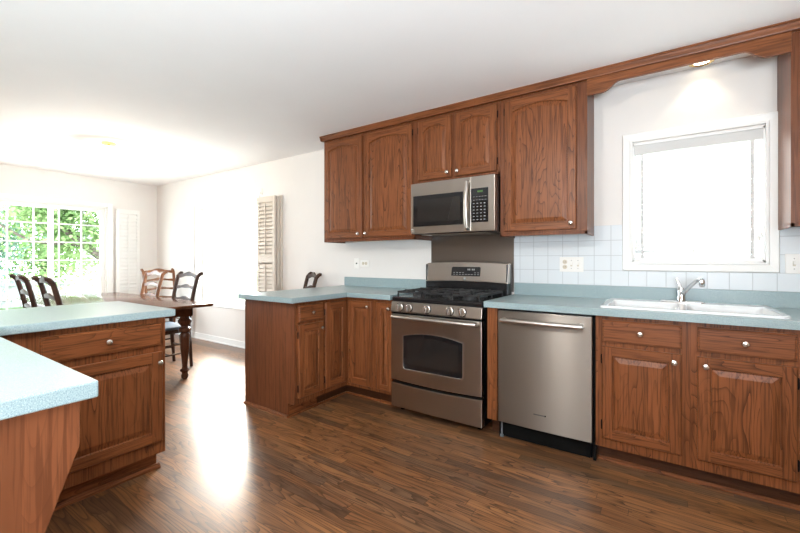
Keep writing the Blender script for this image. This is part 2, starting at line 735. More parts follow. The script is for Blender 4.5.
def leaf(y0, y1, x0, x1, vs):
    mb = MB()
    w = .055
    z0, z1 = .026, q1 - .022
    mb.box(x0, x1, y0, y0 + w, z0, z1).box(x0, x1, y1 - w, y1, z0, z1)
    mb.box(x0, x1, y0 + w, y1 - w, z0, z0 + .09).box(x0, x1, y0 + w, y1 - w, z1 - w, z1)
    xm = (x0 + x1) / 2
    for v in vs:
        mb.box(xm - .008, xm + .008, v - .009, v + .009, z0 + .09, z1 - w)
    h = 1.705
    while h > .25:
        mb.box(xm - .007, xm + .007, y0 + w, y1 - w, h - .009, h + .009)
        h -= .262
    o = mb.build('door_leaf', WHITE, d1, bevel=.002)
    MB().add([(xm, y0 + w, z0 + .09), (xm, y1 - w, z0 + .09), (xm, y1 - w, z1 - w), (xm, y0 + w, z1 - w)], [(0, 1, 2, 3)]).build('pane', GLASS, o)
    return o


leaf(1.76, p1 - .022, XL - .06, XL - .02, [1.88, 2.14])
lf = leaf(p0 + .022, 1.83, XL - .11, XL - .07, [.29, .556, .823, 1.09, 1.355, 1.62])
MB().box(XL - .02, XL + .015, 1.775, 1.80, .95, 1.17).build('door_pull', WHITE, d1, bevel=.004)

# ---- added window behind the camera, lets in frontal fill light
w3 = bpy.data.objects.new('added_rear_window', None)
COL.objects.link(w3)
w3.location = (-1.35, YF, 1.55)
w3['kind'] = 'structure'
r0, r1, s0, s1 = RW
for k in range(2):
    xa = r0 + (r1 - r0) * k / 2
    xb = r0 + (r1 - r0) * (k + 1) / 2
    sash('sash', xa, xb, s0, s1, YF - .10, YF - .06, .05, w3)

# ---- tile field and wood trim that belong to the room
MB().box(-1.02, -.25, D - .007, D, 1.008, 1.442).box(-.25, .56, D - .007, D, 1.008, 1.117).box(.56, XR, D - .007, D, 1.008, 1.442)
o = bpy.data.objects.new('trim_1', None)
COL.remove if False else None
bpy.data.objects.remove(o)
tm = MB().box(-1.02, -.25, D - .007, D, 1.008, 1.442).box(-.25, .56, D - .007, D, 1.008, 1.116).box(.56, XR, D - .007, D, 1.008, 1.442)
to = tm.build('trim_1', TILE)
to['kind'] = 'structure'
T = .1087
ox, oz = -1.02 + 7 * T, 1.008
for v in to.data.vertices:
    v.co.x += 1.02 - .047
    v.co.z -= 1.008 - 2 * T * 0
to.location = (-1.02 + .047, 0, 1.008)

# crown moulding: runs along the tops of the wall cabinets and the valance
mb = MB()
cp = [(2.842, 2.395), (2.834, 2.395), (2.832, 2.402), (2.824, 2.416), (2.818, 2.428), (2.812, 2.430), (2.812, 2.4395), (2.865, 2.4395), (2.865, 2.395)]
mb.prism(cp, 'x', -2.900, XR)
cp2 = [(x, z) for x, z in cp]
mb.prism([(-2.885 - (2.842 - y) * .55, z) for y, z in cp if y < 2.85] + [(-2.88, 2.4395), (-2.88, 2.395)], 'y', 2.815, D - .001)
struct('trim_2', mb, OX)

# ---- outdoors
struct('ground', MB().box(-40, 30, -30, 30, -.32, -.2), GRASS)
struct('bounce_paving', MB().box(-6, 4, YF - 6, YF - TW - .002, -.2, -.03).box(-8, 4, D + TW + .002, D + 5, -.2, -.03), PAVE)  # pale slabs added outside the windows to bounce light onto the ceiling
struct('patio_paving', MB().box(-11.2, XL - TW - .002, -4, 6, -.2, -.03), PAVE)


# ================================================================== CABINETS
def knob_at(parent, pos, axis, r=.0155, mat=NICKEL):
    """round knob pointing to -y or +x"""
    pr = [(.0055, 0), (.0055, .010), (.008, .013), (r, .017), (r * 1.02, .021), (r * .85, .027), (r * .4, .030), (.001, .0305)]
    if axis == '-y':
        pr = [(a, -h) for a, h in pr]
        return MB().lathe(pr, pos, 'y', 14).build('knob', mat, parent, smooth=True)
    return MB().lathe(pr, pos, 'x', 14).build('knob', mat, parent, smooth=True)


def hinge_at(parent, pos):
    x, y, z = pos
    return MB().lathe([(.0045, -.022), (.0045, .022)], (x, y, z), 'z', 8).lathe([(.003, -.027), (.003, .027)], (x, y, z), 'z', 8).build('hinge', BLACKM, parent)


def panel_door(name, parent, plane, u0, u1, z0, z1, face, arch=0.0, st=.052, th=.020, knob=None, hinge=None):
    """raised-panel door. plane '-y': u is x, front towards -y at y=face-th;  '+x': u is y, front towards +x at x=face+th"""
    K = 12 if arch else 1

    def P(u, z, d):
        return (u, face - d, z) if plane == '-y' else (face + d, u, z)
    mb = MB()
    eb = .004

    def outer(i, d, inset):
        a0, a1, b0, b1 = u0 + inset, u1 - inset, z0 + inset, z1 - inset
        pts = [(a0, b0), (u0 + st, b0), (u1 - st, b0), (a1, b0), (a1, b1), (u1 - st, b1)]
        pts += [(u1 - st + (u0 + st - u1 + st) * k / K, b1) for k in range(1, K)]
        pts += [(u0 + st, b1), (a0, b1)]
        return [P(p[0], p[1], d) for p in pts]

    def inner(off, d):
        a0, a1, b0 = u0 + st + off, u1 - st - off, z0 + st + off
        bt = z1 - st - off - arch
        top = [(a1 + (a0 - a1) * k / K, bt + arch * (1 - (2 * k / K - 1) ** 2)) for k in range(K + 1)]
        pts = [(a0, b0), (a0, b0), (a1, b0), (a1, b0), (a1, bt)] + top[0:1] + top[1:K] + [top[K], (a0, bt)]
        return [P(p[0], p[1], d) for p in pts]
    L = [outer(0, 0, 0), outer(0, th - eb, 0), outer(0, th, eb)]
    n = len(L[0])
    b = 0
    for q in L:
        mb.v += q
    I = [inner(0, th), inner(.003, th - .003), inner(.005, th - .010), inner(.009, th - .010), inner(.036, th - .002), inner(.040, th - .002)]
    for q in I:
        mb.v += q
    tot = len(L) + len(I)
    for a in range(tot - 1):
        for k in range(n):
            k2 = (k + 1) % n
            horiz = (k == 1) or (5 <= k < 5 + K)
            rail = 1 if (horiz and a < 3) else 0
            ids = [a * n + k, a * n + k2, (a + 1) * n + k2, (a + 1) * n + k]
            co = [mb.v[i] for i in ids]
            uniq = []
            for i, c in zip(ids, co):
                if not any((Vector(c) - Vector(mb.v[j])).length < 1e-6 for j in uniq):
                    uniq.append(i)
            if len(uniq) >= 3:
                mb.f.append(uniq)
                mb.mi.append(rail)
    # caps
    last = []
    for k in range(n):
        i = (tot - 1) * n + k
        if not any((Vector(mb.v[i]) - Vector(mb.v[j])).length < 1e-6 for j in last):
            last.append(i)
    mb.f.append(last)
    mb.mi.append(0)
    mb.f.append([k for k in range(n)][::-1])
    mb.mi.append(0)
    o = mb.build(name, [OV, OX if plane == '-y' else OY], parent)
    if knob:
        ku, kz = knob
        knob_at(o, P(ku, kz, th - .0005), plane)
    if hinge is not None:
        for zz in (z0 + .075, z1 - .075):
            hinge_at(o, P(hinge, zz, th * .55))
    return o


def slab_drawer(parent, plane, u0, u1, z0, z1, face, th=.020, knob=True):
    def P(u, z, d):
        return (u, face - d, z) if plane == '-y' else (face + d, u, z)
    mb = MB()
    ls = []
    for d, i in ((0, 0), (th - .007, 0), (th - .003, .003), (th - .003, .007), (th, .010)):
        ls.append([P(u0 + i, z0 + i, d), P(u1 - i, z0 + i, d), P(u1 - i, z1 - i, d), P(u0 + i, z1 - i, d)])
    mb.loops(ls)
    o = mb.build('drawer', OX if plane == '-y' else OY, parent)
    if knob:
        knob_at(o, P((u0 + u1) / 2, (z0 + z1) / 2, th - .0005), plane)
    return o


# ---- wall cabinets
UF = 2.865   # face-frame plane of the wall cabinets
UB, UT = 1.370, 2.395


def upper(name, label, x0, x1, zb):
    c = thing(name, label, 'cabinet', ((x0 + x1) / 2, D, zb))
    MB().box(x0, x1, UF, D - .001, zb + .02, UT).box(x0, x1, UF, UF + .02, zb, zb + .02).box(x0, x0 + .016, UF, D - .001, zb, zb + .02).box(x1 - .016, x1, UF, D - .001, zb, zb + .02).build('cabinet_box', OVS, c, bevel=.0015)
    return c


c = upper('wall_cabinet', 'oak wall cabinet with two tall arched doors, left of the microwave', -2.885, -1.792, UB)
panel_door('door', c, '-y', -2.862, -2.374, UB + .035, 2.372, UF, arch=.036, knob=(-2.405, UB + .07), hinge=-2.866)
panel_door('door', c, '-y', -2.343, -1.812, UB + .035, 2.372, UF, arch=.036, knob=(-2.312, UB + .07), hinge=-1.808)
c = upper('wall_cabinet', 'short oak wall cabinet with two arched doors directly above the microwave', -1.790, -1.032, 1.845)
panel_door('door', c, '-y', -1.748, -1.432, 1.868, 2.372, UF, arch=.036, knob=(-1.462, 1.905), hinge=-1.752)
panel_door('door', c, '-y', -1.402, -1.052, 1.868, 2.372, UF, arch=.036, knob=(-1.372, 1.905), hinge=-1.048)
c = upper('wall_cabinet', 'oak wall cabinet with one wide arched door between microwave and sink window', -1.030, -.431, UB)
panel_door('door', c, '-y', -.992, -.497, UB + .035, 2.372, UF, arch=.036, knob=(-.528, UB + .075), hinge=-.996)
c = upper('wall_cabinet', 'oak wall cabinet at the right edge, right of the sink window', .550, 1.15, UB)
panel_door('door', c, '-y', .585, 1.12, UB + .035, 2.372, UF, arch=.036, knob=(.615, UB + .075))

# ---- scalloped valance over the sink window
v = thing('valance', 'scalloped oak valance bridging the wall cabinets above the sink window', 'valance', (.063, 2.86, 2.29))
xa, xb = -.4305, .5495
poly = [(xa, 2.396), (xa, 2.288)]
poly += [(xa + .095, 2.288)]
for k in range(1, 9):
    t = k / 8
    poly.append((xa + .095 + .10 * t, 2.288 + .055 * (t * t * (3 - 2 * t))))
for k in range(0, 9):
    t = k / 8
    poly.append((xb - .195 + .10 * t, 2.343 - .055 * (t * t * (3 - 2 * t))))
poly += [(xb, 2.288), (xb, 2.396)]
MB().prism(poly, 'y', 2.845, 2.864).build('board', OX, v, bevel=.002)

# ---- base cabinets
BF = 2.55   # face plane of the back-wall base cabinets
KT = 2.625  # toe-kick plane
ZT = .873


def base_run(name, label, x0, x1, loc=None, kick=True, left_side=False, kx0=None):
    c = thing(name, label, 'cabinet', ((x0 + x1) / 2, D - .02, 0))
    if name == 'sink_cabinet':
        mb = MB().box(x0, x1, BF, BF + .02, .105, ZT).box(x0, x0 + .016, BF + .02, D - .005, .105, ZT).box(x1 - .016, x1, BF + .02, D - .005, .105, ZT)
        mb.box(x0 + .016, x1 - .016, BF + .02, D - .005, .105, .125).build('cabinet_box', OV, c)
    else:
        MB().box(x0, x1, BF, D - .005, .105, ZT).build('cabinet_box', OV, c, bevel=.001)
    if kick:
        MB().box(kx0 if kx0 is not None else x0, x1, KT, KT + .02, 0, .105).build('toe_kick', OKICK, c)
        MB().prism([(KT, 0), (KT - .018, 0), (KT - .016, .010), (KT - .008, .018), (KT, .019)], 'x', kx0 if kx0 is not None else x0, x1).build('shoe_molding', OX, c)
    return c


c = base_run('sink_cabinet', 'oak sink base cabinet with two drawer fronts and two doors', -.338, .552)
slab_drawer(c, '-y', -.302, .074, .722, .848, BF)
slab_drawer(c, '-y', .138, .510, .722, .848, BF)
panel_door('door', c, '-y', -.302, .072, .163, .695, BF, knob=(.040, .652), hinge=-.306)
panel_door('door', c, '-y', .139, .509, .163, .695, BF, knob=(.172, .652), hinge=.513)
c = base_run('base_cabinet', 'oak base cabinet at the right edge, beyond the sink base', .554, XR - .002)
slab_drawer(c, '-y', .59, 1.02, .722, .848, BF)
panel_door('door', c, '-y', .59, 1.02, .163, .695, BF, knob=(.62, .652))

# filler panel between range and dishwasher
c = thing('filler_panel', 'narrow oak filler panel between range and dishwasher', 'panel', (-.968, 2.55, 0))
MB().box(-1.001, -.932, 2.53, 2.55, .115, ZT).build('face_board', OV, c, bevel=.0015)
MB().box(-1.001, -.932, KT, KT + .02, 0, .115).box(-1.001, -.932, 2.55, 3.14, .115, ZT - .002).build('toe_kick', OKICK, c)

# narrow cabinet left of the range
c = base_run('base_cabinet', 'narrow oak base cabinet with one slim door, left of the range', -1.978, -1.796)
panel_door('door', c, '-y', -1.957, -1.800, .135, .845, BF, st=.042, knob=(-1.822, .800))

# corner cabinet: two full-height door leaves meeting in the inside corner
PF = -2.29      # face plane of the peninsula cabinets (facing +x)
PK = -2.365
c = thing('corner_cabinet', 'oak corner cabinet with two full-height doors where the peninsula meets the wall run', 'cabinet', (-2.5, 2.9, 0))
MB().prism([(-2.90, 2.266), (PF, 2.266), (PF, BF), (-1.980, BF), (-1.980, D - .005), (-2.90, D - .005)], 'z', .105, ZT).build('cabinet_box', OV, c)
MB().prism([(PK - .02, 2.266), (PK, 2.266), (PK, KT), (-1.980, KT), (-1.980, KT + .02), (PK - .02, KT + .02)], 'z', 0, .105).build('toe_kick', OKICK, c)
MB().prism([(PK, 2.266), (PK + .016, 2.266), (PK + .016, KT - .016), (-1.980, KT - .016), (-1.980, KT), (PK, KT)], 'z', 0, .018).build('shoe_molding', OX, c, bevel=.006)
panel_door('door', c, '+x', 2.274, 2.524, .148, .845, PF, hinge=2.270)
panel_door('door', c, '-y', -2.262, -2.009, .135, .845, BF, knob=(-2.040, .800))

# peninsula cabinet
c = thing('peninsula_cabinet', 'oak peninsula end cabinet with small drawer over a narrow door', 'cabinet', (-2.58, 2.1, 0))
MB().box(-2.90, PF, 1.982, 2.264, .105, ZT).build('cabinet_box', OV, c)
MB().prism([(-2.90, 0), (PK, 0), (PK, .105), (PF + .001, .105), (PF + .001, ZT), (-2.90, ZT)], 'y', 1.965, 1.982).build('end_panel', OVS, c, bevel=.001)
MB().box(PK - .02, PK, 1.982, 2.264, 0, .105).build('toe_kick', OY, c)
mb = MB().prism([(PK, 0), (PK + .016, 0), (PK + .014, .010), (PK + .006, .018), (PK, .019)], 'y', 1.950, 2.264)
mb.prism([(1.965, 0), (1.949, 0), (1.951, .010), (1.959, .018), (1.965, .019)], 'x', -2.905, PK + .014)
mb.build('shoe_molding', OY, c)
slab_drawer(c, '+x', 1.995, 2.250, .722, .848, PF)
panel_door('door', c, '+x', 1.995, 2.250, .148, .700, PF, knob=(2.218, .655), hinge=1.991)

# left cabinet (facing +x), foreground
LF = -2.36
LK = -2.425
c = thing('peninsula_cabinet', 'oak cabinet at left with wide drawer above a broad raised-panel door', 'cabinet', (-2.7, .6, 0))
MB().box(-2.96, LF, -.60, 1.088, .105, ZT).build('cabinet_box', OV, c, bevel=.001)
MB().box(LK - .02, LK, -.60, 1.070, 0, .105).box(-2.955, LK - .02, 1.055, 1.070, 0, .105).build('toe_kick', OY, c)
mb = MB().prism([(LK, 0), (LK + .024, 0), (LK + .024, .012), (LK + .010, .024), (LK, .026)], 'y', -.60, 1.082)
mb.prism([(1.070, 0), (1.082, 0), (1.082, .010), (1.070, .022)], 'x', -2.955, LK + .02)
mb.build('shoe_molding', OY, c)
slab_drawer(c, '+x', .545, 1.062, .718, .842, LF)
panel_door('door', c, '+x', .545, 1.067, .178, .680, LF, st=.056, knob=(1.044, .622))
slab_drawer(c, '+x', -.10, .33, .718, .842, LF, knob=False)

# tapered support panel under the near counter
c = thing('support_panel', 'tapered oak panel holding up the near counter at the bottom left', 'panel', (-1.14, 0, 0))
MB().prism([(-.70, 0), (.055, 0), (.333, .765), (.333, ZT), (-.70, ZT)], 'x', -1.150, -1.130).build('board', OVS, c, bevel=.001)
MB().box(-1.17, -1.150, -.68, .06, 0, .075).build('cleat', OY, c)

# ================================================================== COUNTERTOPS
C0, C1 = .8745, .914


def slab(mb, x0, x1, y0, y1):
    return mb.box(x0, x1, y0, y1, C0, C1)


c = thing('countertop', 'speckled blue-green countertop holding the sink, right of the range', 'countertop', (.2, 2.85, C0))
sx0, sx1, sy0, sy1 = -.30, .478, 2.585, 3.085
mb = MB()
slab(mb, -1.016, sx0, 2.502, D - .022)
slab(mb, sx1, XR - .002, 2.502, D - .022)
slab(mb, sx0, sx1, 2.502, sy0)
slab(mb, sx0, sx1, sy1, D - .022)
mb.build('worktop', LAM, c)
MB().box(-1.016, XR - .002, D - .022, D - .001, C0, 1.008).build('backsplash', LAM, c, bevel=.004)

c = thing('countertop', 'speckled blue-green countertop on the peninsula left of the range, L-shaped', 'countertop', (-2.5, 2.6, C0))
MB().prism([(-2.905, 1.905), (-2.245, 1.905), (-2.245, 2.502), (-1.796, 2.502), (-1.796, D - .001), (-2.905, D - .001)], 'z', C0, C1).build('worktop', LAM, c, bevel=.003)
MB().box(-2.868, -1.796, D - .022, D - .001, C1, 1.008).build('backsplash', LAM, c, bevel=.004)

c = thing('countertop', 'pale speckled green countertop in the left foreground, on oak cabinet and support panel', 'countertop', (-2.5, .3, C0))
MB().prism([(-3.09, -.62), (-3.09, 1.125), (-2.318, 1.125), (-2.318, .362), (-1.105, .362), (-1.105, -.72), (-2.318, -.72), (-2.318, -.62)], 'z', C0, C1).build('worktop', LAM, c, bevel=.004)

# ================================================================== SINK AND FAUCET
s = thing('kitchen_sink', 'white double-bowl drop-in sink below the window', 'sink', (.09, 2.83, C1))


def rrect(x0, x1, y0, y1, r, z, n=5):
    pts = []
    for (cx, cy, a0) in ((x1 - r, y0 + r, -90), (x1 - r, y1 - r, 0), (x0 + r, y1 - r, 90), (x0 + r, y0 + r, 180)):
        for k in range(n + 1):
            a = R(a0 + 90 * k / n)
            pts.append((cx + r * math.cos(a), cy + r * math.sin(a), z))
    return pts


sX0, sX1, sY0, sY1 = -.322, .500, 2.562, 3.108
zt = C1 + .012
mb = MB()
# rim as one ring round each bowl, bowls hang below the worktop
bowls = [(-.285, .065, 2.600, 2.985), (.105, .465, 2.600, 2.985)]
gx = [sX0, -.285, .065, .105, .465, sX1]
mb.loops([rrect(sX0, sX1, sY0, sY1, .03, C1 + .0005), rrect(sX0 + .004, sX1 - .004, sY0 + .004, sY1 - .004, .03, zt)], cap0=False, cap1=False)
e = .004
mb.box(sX0 + .012, -.285, sY0 + .012, sY1 - .012, zt - .006, zt).box(.465, sX1 - .012, sY0 + .012, sY1 - .012, zt - .006, zt)
mb.box(.065, .105, 2.600, 2.985, zt - .012, zt - .002)
mb.box(-.285, .465, sY0 + .012, 2.600, zt - .006, zt).box(-.285, .465, 2.985, sY1 - .012, zt - .006, zt)
mb.loops([rrect(sX0 + .004, sX1 - .004, sY0 + .004, sY1 - .004, .03, zt - .0005), rrect(sX0 + .02, sX1 - .02, sY0 + .02, sY1 - .02, .02, zt - .0005)], cap0=False, cap1=False)
mb.build('rim', PORC, s, bevel=.0015)
for b in bowls:
    mb = MB()
    mb.loops([rrect(b[0], b[1], b[2], b[3], .012, zt - .003), rrect(b[0] + .008, b[1] - .008, b[2] + .008, b[3] - .008, .04, zt - .03),
              rrect(b[0] + .014, b[1] - .014, b[2] + .014, b[3] - .014, .06, zt - .16), rrect(b[0] + .05, b[1] - .05, b[2] + .05, b[3] - .05, .07, zt - .185)], cap0=False)
    bo = mb.build('bowl', PORC, s, smooth=True)
    cx, cy = (b[0] + b[1]) / 2, (b[2] + b[3]) / 2
    MB().lathe([(.045, 0), (.045, .004), (.036, .005), (.030, .001), (.001, .001)], (cx, cy, zt - .185), 'z', 18).build('drain', CHROME, bo, smooth=True)

f = thing('faucet', 'chrome single-lever faucet standing behind the sink bowls', 'faucet', (.085, 3.045, zt))
mb = MB()
mb.loops([rrect(-.035, .205, 3.018, 3.074, .026, zt + .0005), rrect(-.035, .205, 3.018, 3.074, .026, zt + .006), rrect(-.025, .195, 3.026, 3.066, .02, zt + .012)])
mb.build('base_plate', CHROME, f, smooth=True)
MB().lathe([(.027, .008), (.026, .03), (.023, .055), (.024, .075), (.020, .088), (.010, .095), (.001, .096)], (.085, 3.045, zt), 'z', 18).build('body', CHROME, f, smooth=True)
sp = [(.090, 3.035, zt + .050), (.105, 3.00, zt + .075), (.130, 2.945, zt + .115), (.153, 2.895, zt + .145), (.167, 2.865, zt + .154), (.176, 2.845, zt + .150)]
so = MB().tube(sp, [.014, .013, .0115, .011, .0115, .012], 12).build('spout', CHROME, f, smooth=True)
MB().lathe([(.013, .006), (.015, -.004), (.015, -.024), (.012, -.032), (.012, -.036)], (.177, 2.842, zt + .148), 'z', 14).build('aerator', CHROME, so, smooth=True)
MB().tube([(.083, 3.045, zt + .090), (.072, 3.050, zt + .118), (.060, 3.056, zt + .152)], [.010, .008, .006], 10).build('lever', CHROME, f, smooth=True)

# ================================================================== RANGE
RX0, RX1 = -1.787, -1.031
RF = 2.500  # oven door front
r = thing('gas_range', 'stainless gas range with five knobs and black grates', 'range', (-1.406, 2.85, 0))
mb = MB().box(RX0 + .004, RX1 - .004, 2.555, 3.145, .035, .868)
for x in (RX0 + .05, RX1 - .05):
    for y in (2.60, 3.10):
        mb.lathe([(.018, 0), (.018, .04)], (x, y, 0), 'z', 10)
mb.build('body', BLACK, r, bevel=.002)


def bowed(mb, x0, x1, yb, yf, z0, z1, bow=0.0, n=10):
    """slab with slightly bowed front"""
    pts = [(x0, yb), (x0, yf)]
    pts = [(x1, yb), (x0, yb)] + [(x0 + (x1 - x0) * k / n, yf - bow * (1 - (2 * k / n - 1) ** 2)) for k in range(n + 1)]
    return mb.prism(pts, 'z', z0, z1)


# storage drawer with slightly dipping top edge
mb = MB()
n = 12
top = [(RX0 + (RX1 - RX0) * k / n, .236 - .012 * (1 - (2 * k / n - 1) ** 2)) for k in range(n + 1)]
mb.prism([(RX1, .045), (RX0, .045)] + top, 'y', 2.508, 2.556)
mb.build('storage_drawer', STEEL, r, bevel=.004)
# oven door with arched window
mb = MB()
wx0, wx1, wz0, wz1 = RX0 + .115, RX1 - .140, .355, .638
bot = [(RX0 + (RX1 - RX0) * k / n, .258 - .012 * (1 - (2 * k / n - 1) ** 2)) for k in range(n + 1)]
K = 12


def ring_door(mb, d, wi, zb):
    pass


outer_front = []
o_loop = [(RX0, .258)] + bot[1:-1] + [(RX1, .258), (RX1, .772), (RX0, .772)]
mb.prism([(RX1, .772), (RX0, .772)] + bot, 'y', 2.504, 2.554)
od = mb.build('oven_door', STEEL, r, bevel=.005)
wpoly = []
for (cx, cz, a0) in ((wx0 + .02, wz0 + .02, 180), (wx1 - .02, wz0 + .02, 270)):
    for k in range(5):
        a = R(a0 + 90 * k / 4)
        wpoly.append((cx + .02 * math.cos(a), cz + .02 * math.sin(a)))
for (u, rise) in arc(wx1, wx0, .032, 12):
    wpoly.append((u, wz1 - .03 + rise))


def grow(poly, g):
    cx = sum(p[0] for p in poly) / len(poly)
    cz = sum(p[1] for p in poly) / len(poly)
    sx = 1 + g / ((max(p[0] for p in poly) - min(p[0] for p in poly)) / 2)
    sz = 1 + g / ((max(p[1] for p in poly) - min(p[1] for p in poly)) / 2)
    return [(cx + (p[0] - cx) * sx, cz + (p[1] - cz) * sz) for p in poly]


mb = MB()
ls = [[(x, 2.5035, z) for x, z in grow(wpoly, .006)], [(x, 2.4995, z) for x, z in grow(wpoly, .005)], [(x, 2.4995, z) for x, z in grow(wpoly, 0)], [(x, 2.502, z) for x, z in grow(wpoly, -.002)]]
mb.loops(ls, cap0=False, cap1=False)
mb.build('window_trim', HANDLE, od, smooth=True)
mb = MB().add([(x, 2.5025, z) for x, z in wpoly], [list(range(len(wpoly)))])
ow = mb.build('oven_window', GLASSK, od)
ip = grow(wpoly, -.035)
MB().add([(x, 2.5020, z) for x, z in ip], [list(range(len(ip)))]).build('inner_glass', GLASSD, ow)
# handle
hp = []
for k in range(13):
    t = k / 12
    hp.append((RX0 + .03 + (RX1 - RX0 - .07) * t, 2.478 - .030 * math.sin(math.pi * t) ** .6, .750 + .004 * math.sin(math.pi * t)))
hp = [(RX0 + .026, 2.506, .748)] + hp + [(RX1 - .036, 2.506, .748)]
MB().tube(hp, .0155, 12).build('handle', HANDLE, od, smooth=True)
# control panel, tilted back
mb = MB().prism([(2.556, .786), (2.505, .786), (2.498, .792), (2.512, .862), (2.520, .868), (2.556, .868)], 'x', RX0, RX1)
cpn = mb.build('control_panel', STEEL, r, bevel=.002)
MB().box(RX0 + .004, RX1 - .004, 2.515, 2.556, .772, .786).build('vent_gap', BLACKM, r)
for kx in (-1.700, -1.618, -1.458, -1.272, -1.176):
    kk = MB().lathe([(.030, 0), (.030, -.006), (.026, -.008), (.025, -.028), (.022, -.032), (.001, -.032)], (kx, 2.499, .827), 'y', 18).build('burner_knob', HANDLE, cpn, smooth=True)
    MB().box(kx - .004, kx + .004, 2.462, 2.469, .807, .847).build('grip', CHROME, kk, bevel=.0015)
    MB().lathe([(.0345, 0), (.0345, -.0015), (.030, -.002)], (kx, 2.4985, .827), 'y', 18).build('bezel', BLACK, kk)
# cooktop
mb = MB().prism([(2.520, .868), (2.518, .895), (2.530, .903), (3.05, .903), (3.05, .868)], 'x', RX0, RX1)
mb.build('cooktop', BLACK, r, bevel=.003)
# burners
for (bx, by, br) in ((-1.62, 2.66, .045), (-1.62, 2.90, .036), (-1.406, 2.78, .052), (-1.19, 2.66, .045), (-1.19, 2.90, .036)):
    bo = MB().lathe([(br * 1.2, 0), (br * 1.2, .006), (br, .010), (br, .018)], (bx, by, .903), 'z', 18).build('burner', plain('burner_alloy', (.05, .05, .05), .5) if 'burner_alloy' not in MATS else MATS['burner_alloy'], r, smooth=True)
    MB().lathe([(br * .8, 0), (br * .84, .006), (br * .6, .010), (.001, .010)], (bx, by, .921), 'z', 18).build('burner_cap', BLACKM, bo, smooth=True)
# three grates
for (ga, gb) in ((RX0 + .03, -1.535), (-1.525, -1.287), (-1.277, RX1 - .03)):
    mb = MB()
    t = .011
    gy0, gy1, gz0, gz1 = 2.548, 3.02, .932, .948
    mb.box(ga, gb, gy0, gy0 + t, gz0, gz1).box(ga, gb, gy1 - t, gy1, gz0, gz1)
    mb.box(ga, ga + t, gy0, gy1, gz0, gz1).box(gb - t, gb, gy0, gy1, gz0, gz1)
    gm = (ga + gb) / 2
    ym = (gy0 + gy1) / 2
    mb.box(ga, gb, ym - t / 2, ym + t / 2, gz0, gz1)
    for yy in (2.66, 2.90):
        mb.box(ga, gm - .03, yy - t / 2, yy + t / 2, gz0, gz1 + .006).box(gm + .03, gb, yy - t / 2, yy + t / 2, gz0, gz1 + .006)
    for (ya, yb) in ((gy0, 2.63), (2.69, ym), (ym, 2.87), (2.93, gy1)):
        mb.box(gm - t / 2, gm + t / 2, ya, yb, gz0, gz1 + .006)
    for xx in (ga, gb - t):
        for yy in (gy0, gy1 - t, ym - t / 2):
            mb.box(xx, xx + t, yy, yy + t, .9032, gz0)
    mb.build('grate', IRON, r, bevel=.002)
# backguard
MB().box(RX0 + .012, RX1 - .012, 3.055, 3.144, .868, 1.02).box(RX1 - .014, RX1 - .004, 3.04, 3.144, .868, 1.155).box(RX0 + .004, RX0 + .014, 3.04, 3.144, .868, 1.155).build('backguard_base', BLACK, r, bevel=.002)
mb = MB()
topc = [(RX0 + (RX1 - RX0) * k / 14, 1.163 + .016 * (1 - (2 * k / 14 - 1) ** 2)) for k in range(15)]
botc = [(RX0 + (RX1 - RX0) * k / 14, 1.000 + .010 * (1 - (2 * k / 14 - 1) ** 2)) for k in range(15)]
mb.loops([[(x, 3.10, z) for x, z in botc + topc[::-1]], [(x, 3.038 + (z - 1.0) * .18, z) for x, z in botc + topc[::-1]]])
mb.box(RX0 + .01, RX1 - .01, 3.09, 3.144, 1.012, 1.160)
bgd = mb.build('backguard', STEEL, r, bevel=.006)


def slope_y(z):
    return 3.038 + (z - 1.0) * .18 - .0012


dp = [(-1.535, 1.055), (-1.272, 1.055), (-1.268, 1.062), (-1.268, 1.125), (-1.276, 1.133), (-1.525, 1.133), (-1.533, 1.125)]
dsp = MB().add([(x, slope_y(z), z) for x, z in dp], [list(range(len(dp)))]).build('display', GLASSK, bgd)
mb = MB()
for row, zz in enumerate((1.066, 1.082)):
    for k in range(9):
        xx = -1.515 + k * .0275
        if row == 1 and 3 < k < 7:
            continue
        mb.add([(xx, slope_y(zz) - .0006, zz), (xx + .016, slope_y(zz) - .0006, zz), (xx + .016, slope_y(zz + .005) - .0006, zz + .005), (xx, slope_y(zz + .005) - .0006, zz + .005)], [(0, 1, 2, 3)])
mb.build('key', GREY, dsp)['kind'] = 'stuff'
mb = MB()
for xx in (-1.385, -1.370, -1.345, -1.330):
    mb.add([(xx, slope_y(1.105) - .0006, 1.100), (xx + .010, slope_y(1.105) - .0006, 1.100), (xx + .010, slope_y(1.115) - .0006, 1.118), (xx, slope_y(1.115) - .0006, 1.118)], [(0, 1, 2, 3)])
mb.build('clock_digit', GREY, dsp)


def emblem(parent, x, y, z, rad):
    """small round appliance badge with a raised scroll"""
    o = MB().lathe([(rad, 0), (rad, -.002), (rad * .86, -.0022), (rad * .82, -.0012), (.0005, -.0012)], (x, y, z), 'y', 18).build('emblem', CHROME, parent, smooth=True)
    pts = [(x + rad * .55 * math.cos(a) * (1 - a / 11), y - .0022, z + rad * .55 * math.sin(a) * (1 - a / 11)) for a in [q * .5 for q in range(14)]]
    MB().tube(pts, rad * .08, 6).build('scroll', GREY, o)
    return o


emblem(bgd, -1.404, slope_y(1.032) - .0005, 1.032, .013)

# stainless sheet on the wall behind the range
p = thing('wall_panel', 'plain stainless sheet on the wall between range and microwave', 'panel', (-1.41, D, 1.0))
MB().box(-1.800, -1.024, D - .004, D - .0005, .93, 1.43).build('steel_sheet', STEELD, p)
mb = MB()
for (x, z) in ((-1.785, 1.395), (-1.04, 1.395)):
    mb.lathe([(.006, 0), (.005, -.003), (.001, -.0035)], (x, D - .004, z), 'y', 10)
mb.build('screw', CHROME, p)

